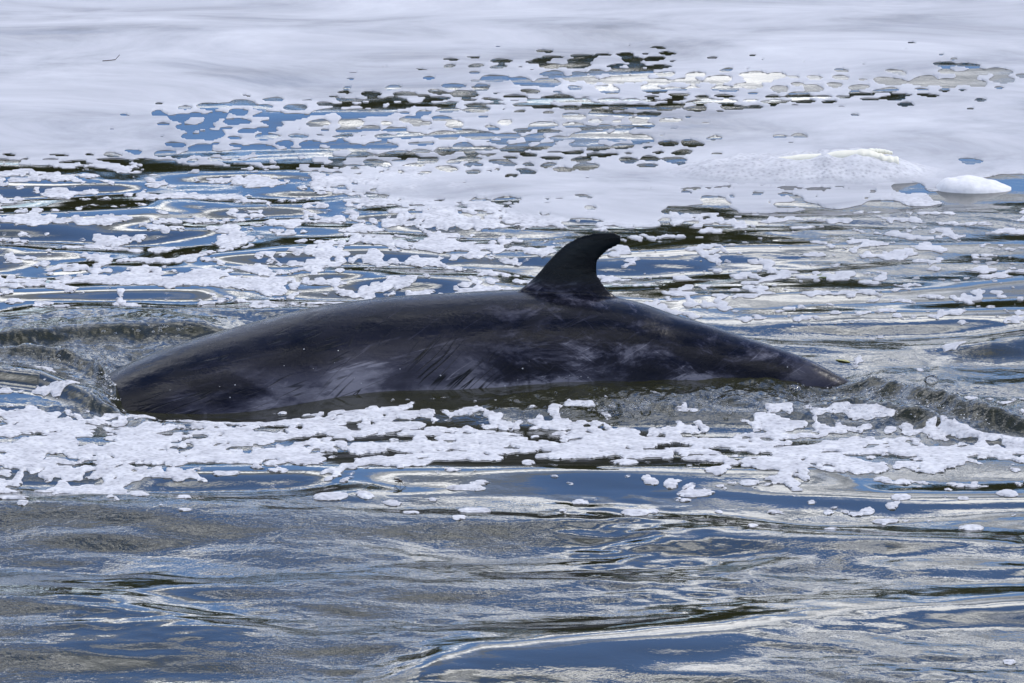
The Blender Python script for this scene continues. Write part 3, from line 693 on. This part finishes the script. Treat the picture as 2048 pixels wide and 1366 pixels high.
# two thick foam heaps beyond the whale
def heap(name, mat, spine, base_v, depth, label, seed, pw=.6, rough=.001, soft=False, nx=70, ny=26):
    p = np.array(spine, float); us = np.linspace(p[0, 0], p[-1, 0], nx)
    yc = float(ground(1700, base_v)[1]); vs, fs = [], []
    tp = scurve(spine, us); t = np.linspace(0, 1, nx); endw = np.sqrt(np.clip(np.sin(np.pi*np.clip(t, .0, 1)), 0, 1))
    for k in range(nx):
        x, z = on_depth(us[k], tp[k], yc); z0 = height(us[k], base_v); zt = max(z-z0, .001)
        for j in range(ny):
            s = j/(ny-1)*2-1; w = depth*(.25+.75*endw[k])
            prof = (1-abs(s)**2.2)**pw
            px, py = x, yc+s*w
            nz = .12*perlin(np.array(px/.05+seed), np.array(py/.09), 95)+.05*perlin(np.array(px/.02+seed), np.array(py/.03), 96)
            vs.append((float(px), float(py), z0-.006+(zt+.006)*prof*(1+float(nz)*min(1, zt/.01))+rough*float(perlin(np.array(px/.07+seed), np.array(py/.13), 98)+.5*perlin(np.array(px/.03), np.array(py/.06), 99))*(1-abs(s))))
    for k in range(nx-1):
        for j in range(ny-1):
            a = k*ny+j; fs.append((a, a+ny, a+ny+1, a+1))
    va = np.array(vs); z_in = va[:, 2]-float(np.median(va[::ny, 2]))
    o = mesh_obj(name, vs, np.array(fs).ravel(), np.full(len(fs), 4), mat, {'film': np.clip(1-(z_in-.006)/.020, .22, 1) if soft else np.zeros(len(vs))})
    return tag(o, label, 'foam')
mound = heap('foam_mound', FOAM, [(1290, 348), (1350, 340), (1420, 320), (1500, 313), (1600, 308), (1700, 301), (1745, 302), (1790, 318), (1850, 336), (1920, 348)], 346, .24,
             'long heap of pale foam with a cream coloured crest beyond the whale', 3, 1.3, .006, True)
lumpo = heap('foam_lump', WHITE, [(1872, 372), (1884, 360), (1905, 355), (1940, 354), (1970, 358), (2000, 365), (2022, 374)], 377, .085,
             'smooth bright white foam lump with a pointed end beyond the tail', 8)
def tube(name, pts, rad, y, mat, parent):
    t = np.arange(len(pts)); tt = np.linspace(0, len(pts)-1, 50)
    pu = scurve(np.stack([t, [p[0] for p in pts]], 1), tt); pv = scurve(np.stack([t, [p[1] for p in pts]], 1), tt); rr = np.interp(tt, t, rad)
    bm = bmesh.new(); rings = []
    for k in range(50):
        x, z = on_depth(pu[k], pv[k], y)
        w = 1+.25*float(perlin(np.array(k*.35), np.array(.5), 97))
        rings.append([bm.verts.new((float(x), y+1.6*rr[k]*w*math.cos(a), float(z)+rr[k]*w*math.sin(a))) for a in np.linspace(0, 6.2832, 10, endpoint=False)])
    for a, b in zip(rings, rings[1:]):
        for j in range(10): bm.faces.new((a[j], a[(j+1) % 10], b[(j+1) % 10], b[j]))
    bm.faces.new(rings[0]); bm.faces.new(rings[-1]); bmesh.ops.recalc_face_normals(bm, faces=bm.faces)
    return bm_obj(name, bm, mat, parent)
ym = float(ground(1700, 345)[1])
tag(tube('crest_roll', [(1500, 324), (1580, 320), (1660, 315), (1720, 311), (1750, 314), (1774, 322), (1797, 327)], [.006, .012, .016, .019, .017, .016, .018], ym-.05, CREAM, mound), 'cream coloured roll along the crest')
tag(tube('crest_roll', [(1700, 309), (1738, 304), (1764, 303), (1785, 306)], [.010, .010, .008, .004], ym-.02, CREAM, mound), 'thin cream coloured curl at the crest')

# a fly on the water, a floating leaf or two, a twig in the film
INSECT = plain('insect_brown', (.03, .022, .015), .5, 200.)
def fly(u, v):
    e = bpy.data.objects.new('fly', None); COL.objects.link(e); e.location = place(u, v); tag(e, 'small dark long legged fly standing on the rippled water', 'fly')
    def rod(nm, a, b, r0, r1=None):
        bm = bmesh.new(); a, b = Vector(a), Vector(b); d = (b-a); q = d.to_track_quat('Z', 'Y').to_matrix(); r1 = r1 or r0; ra, rb = [], []
        for k in range(6):
            c = Vector((math.cos(k*1.0472), math.sin(k*1.0472), 0)); ra.append(bm.verts.new(a+q @ (c*r0))); rb.append(bm.verts.new(b+q @ (c*r1)))
        for k in range(6): bm.faces.new((ra[k], ra[(k+1) % 6], rb[(k+1) % 6], rb[k]))
        bm.faces.new(ra[::-1]); bm.faces.new(rb); return bm_obj(nm, bm, INSECT, e)
    rod('abdomen', (-.010, 0, .009), (.001, 0, .011), .0012, .002); rod('thorax', (.0008, 0, .011), (.006, 0, .011), .0028, .0022); rod('head', (.006, 0, .0108), (.0085, 0, .0104), .002, .0012)
    for sx in (-1, 0, 1):
        for sy in (-1, 1): rod('leg', (.003, 0, .010), (.003+sx*.014, sy*.014, .0), .0006, .0004)
    for sy in (-1, 1):
        bm = bmesh.new(); vs = [bm.verts.new(p) for p in [(.004, 0, .0128), (-.002, sy*.005, .016), (-.012, sy*.006, .0165), (-.011, sy*.002, .014)]]; bm.faces.new(vs); bm_obj('wing', bm, INSECT, e)
fly(798, 971)
def leaf(name, u, v, L, W, rz, col, label):
    bm = bmesh.new(); n = 8; a, b, c = [], [], []
    for k in range(n+1):
        t = k/n; w = W*math.sin(math.pi*min(max(t, .02), .98))**.8; z = .0005+.002*math.sin(t*3)
        a.append(bm.verts.new((t*L-L/2, -w, z+.0015))); b.append(bm.verts.new((t*L-L/2, 0, z))); c.append(bm.verts.new((t*L-L/2, w, z+.0015)))
    for k in range(n):
        bm.faces.new((a[k], a[k+1], b[k+1], b[k])); bm.faces.new((b[k], b[k+1], c[k+1], c[k]))
    o = bm_obj(name, bm, plain('leaf_'+name, col, .4, 90., .3)); o.location = place(u, v, -.0015); o.rotation_euler = (0, 0, rz)
    o.modifiers.new('t', 'SOLIDIFY').thickness = .0008
    return tag(o, label, 'leaf')
leaf('leaf', 1685, 722, .05, .007, -.75, (.30, .29, .09), 'narrow yellowish leaf afloat on smooth water near the tail')
leaf('leaf', 1653, 553, .060, .030, .3, (.12, .16, .05), 'broad green leaf among foam patches on the choppy water')
bm = bmesh.new(); pr_ = None
for k in range(9):
    t = k/8; ring = [bm.verts.new((t*.055, .012*t*t+.0016*math.cos(a), .006+.004*t+.0016*math.sin(a)+(.014*max(0, t-.75)*4))) for a in (0, 2.1, 4.2)]
    if pr_:
        for j in range(3): bm.faces.new((pr_[j], pr_[(j+1) % 3], ring[(j+1) % 3], ring[j]))
    pr_ = ring
tw = bm_obj('twig', bm, plain('twig_bark', (.07, .055, .04), .8, 80.)); tw.location = place(205, 126, .001); tag(tw, 'tiny bent twig lying on the unbroken pale foam film', 'twig')

# ------------------------------------------------------------------ the far bank: seen only mirrored in the water, as the dark green streaks
GRASS = plain('bank_grass', (.035, .05, .016), .9, 1.5, .4); BARK = plain('bark', (.07, .055, .04), .9, 6.); LEAF = plain('tree_leaves', (.022, .034, .010), .6, 1.2, .45)
nb = 60; bx = np.linspace(-400, 400, nb); rows = [(68, -.5), (70, .4), (74, 1.4), (82, 2.0), (140, 2.6), (880, 4.0)]
vs = [(x, y+1.2*math.sin(x*.11), z+(.25*math.sin(x*.31+y) if z > 0 else 0)) for y, z in rows for x in bx]
fs = [(r*nb+k, r*nb+k+1, (r+1)*nb+k+1, (r+1)*nb+k) for r in range(len(rows)-1) for k in range(nb-1)]
tag(mesh_obj('river_bank', vs, np.array(fs).ravel(), np.full(len(fs), 4), GRASS), kind='structure')
def tree_meshes(seed, hgt):
    r = random.Random(seed); bm = bmesh.new()
    def limb(a, b, r0, r1, seg=7):
        a, b = Vector(a), Vector(b); qm = (b-a).to_track_quat('Z', 'Y').to_matrix()
        ra = [bm.verts.new(a+qm @ Vector((math.cos(k*6.2832/seg)*r0, math.sin(k*6.2832/seg)*r0, 0))) for k in range(seg)]
        rb = [bm.verts.new(b+qm @ Vector((math.cos(k*6.2832/seg)*r1, math.sin(k*6.2832/seg)*r1, 0))) for k in range(seg)]
        for k in range(seg): bm.faces.new((ra[k], ra[(k+1) % seg], rb[(k+1) % seg], rb[k]))
    limb((0, 0, -.5), (.1, 0, hgt*.35), .32, .22); limb((.1, 0, hgt*.35), (0, .1, hgt*.8), .22, .07)
    ends = []
    for k in range(11):
        z = hgt*r.uniform(.22, .7); a = k*2.4; L = hgt*r.uniform(.18, .36)*(1.15-z/hgt*.6); e = (L*math.cos(a), L*math.sin(a), z+L*.5); limb((.05, 0, z), e, .10, .03, 5); ends.append(e)
    trunk = bpy.data.meshes.new('trunk'); bm.to_mesh(trunk); bm.free(); trunk.materials.append(BARK)
    clumps = [(*e, r.uniform(.14, .21)*hgt) for e in ends]+[(r.uniform(-.12, .12)*hgt, r.uniform(-.12, .12)*hgt, hgt*r.uniform(.55, .92), r.uniform(.12, .2)*hgt) for _ in range(8)]
    bm = bmesh.new()
    for cx, cy, cz, cr in clumps:
        for _ in range(170):
            d = Vector((r.gauss(0, 1), r.gauss(0, 1), r.gauss(0, .8))).normalized()*cr*r.uniform(.55, 1.05); c = Vector((cx, cy, cz))+d
            x = Vector((r.gauss(0, 1), r.gauss(0, 1), r.gauss(0, .5))).normalized()*r.uniform(.12, .24); y = x.cross(d).normalized()*x.length*.7 if d.length else x
            q4 = [bm.verts.new(c+w) for w in (x, y, -x, -y)]; bm.faces.new(q4)
    crown = bpy.data.meshes.new('crown'); bm.to_mesh(crown); bm.free(); crown.materials.append(LEAF)
    return trunk, crown
KINDS = [tree_meshes(21, 9.2), tree_meshes(22, 8.0), tree_meshes(23, 10.4)]
for k in range(22):
    x = (k-10.5)*4.3+random.uniform(-1.1, 1.1); tr_, cr_ = KINDS[(k*7) % 3]
    e = bpy.data.objects.new('bank_tree', None); COL.objects.link(e); e.location = (x, 76+random.uniform(-3, 5), 1.2); e.rotation_euler = (0, 0, random.uniform(0, 6)); sc_ = random.uniform(.85, 1.08); e.scale = (sc_*1.1, sc_*1.1, sc_)
    for nm, md_ in (('trunk', tr_), ('crown', cr_)):
        c = bpy.data.objects.new(nm, md_); COL.objects.link(c); c.parent = e
    tag(e, 'leafy green tree on the far bank mirrored as dark streaks in the water', 'tree', 'trees on the far bank')

print('foam pieces', ncomp, 'sheets', len(sheets), 'single', len(single), 'smallest', area[single[-1]], 'tris', sum(len(p.data.polygons)*2 for p in bpy.data.objects if p.type == 'MESH'))
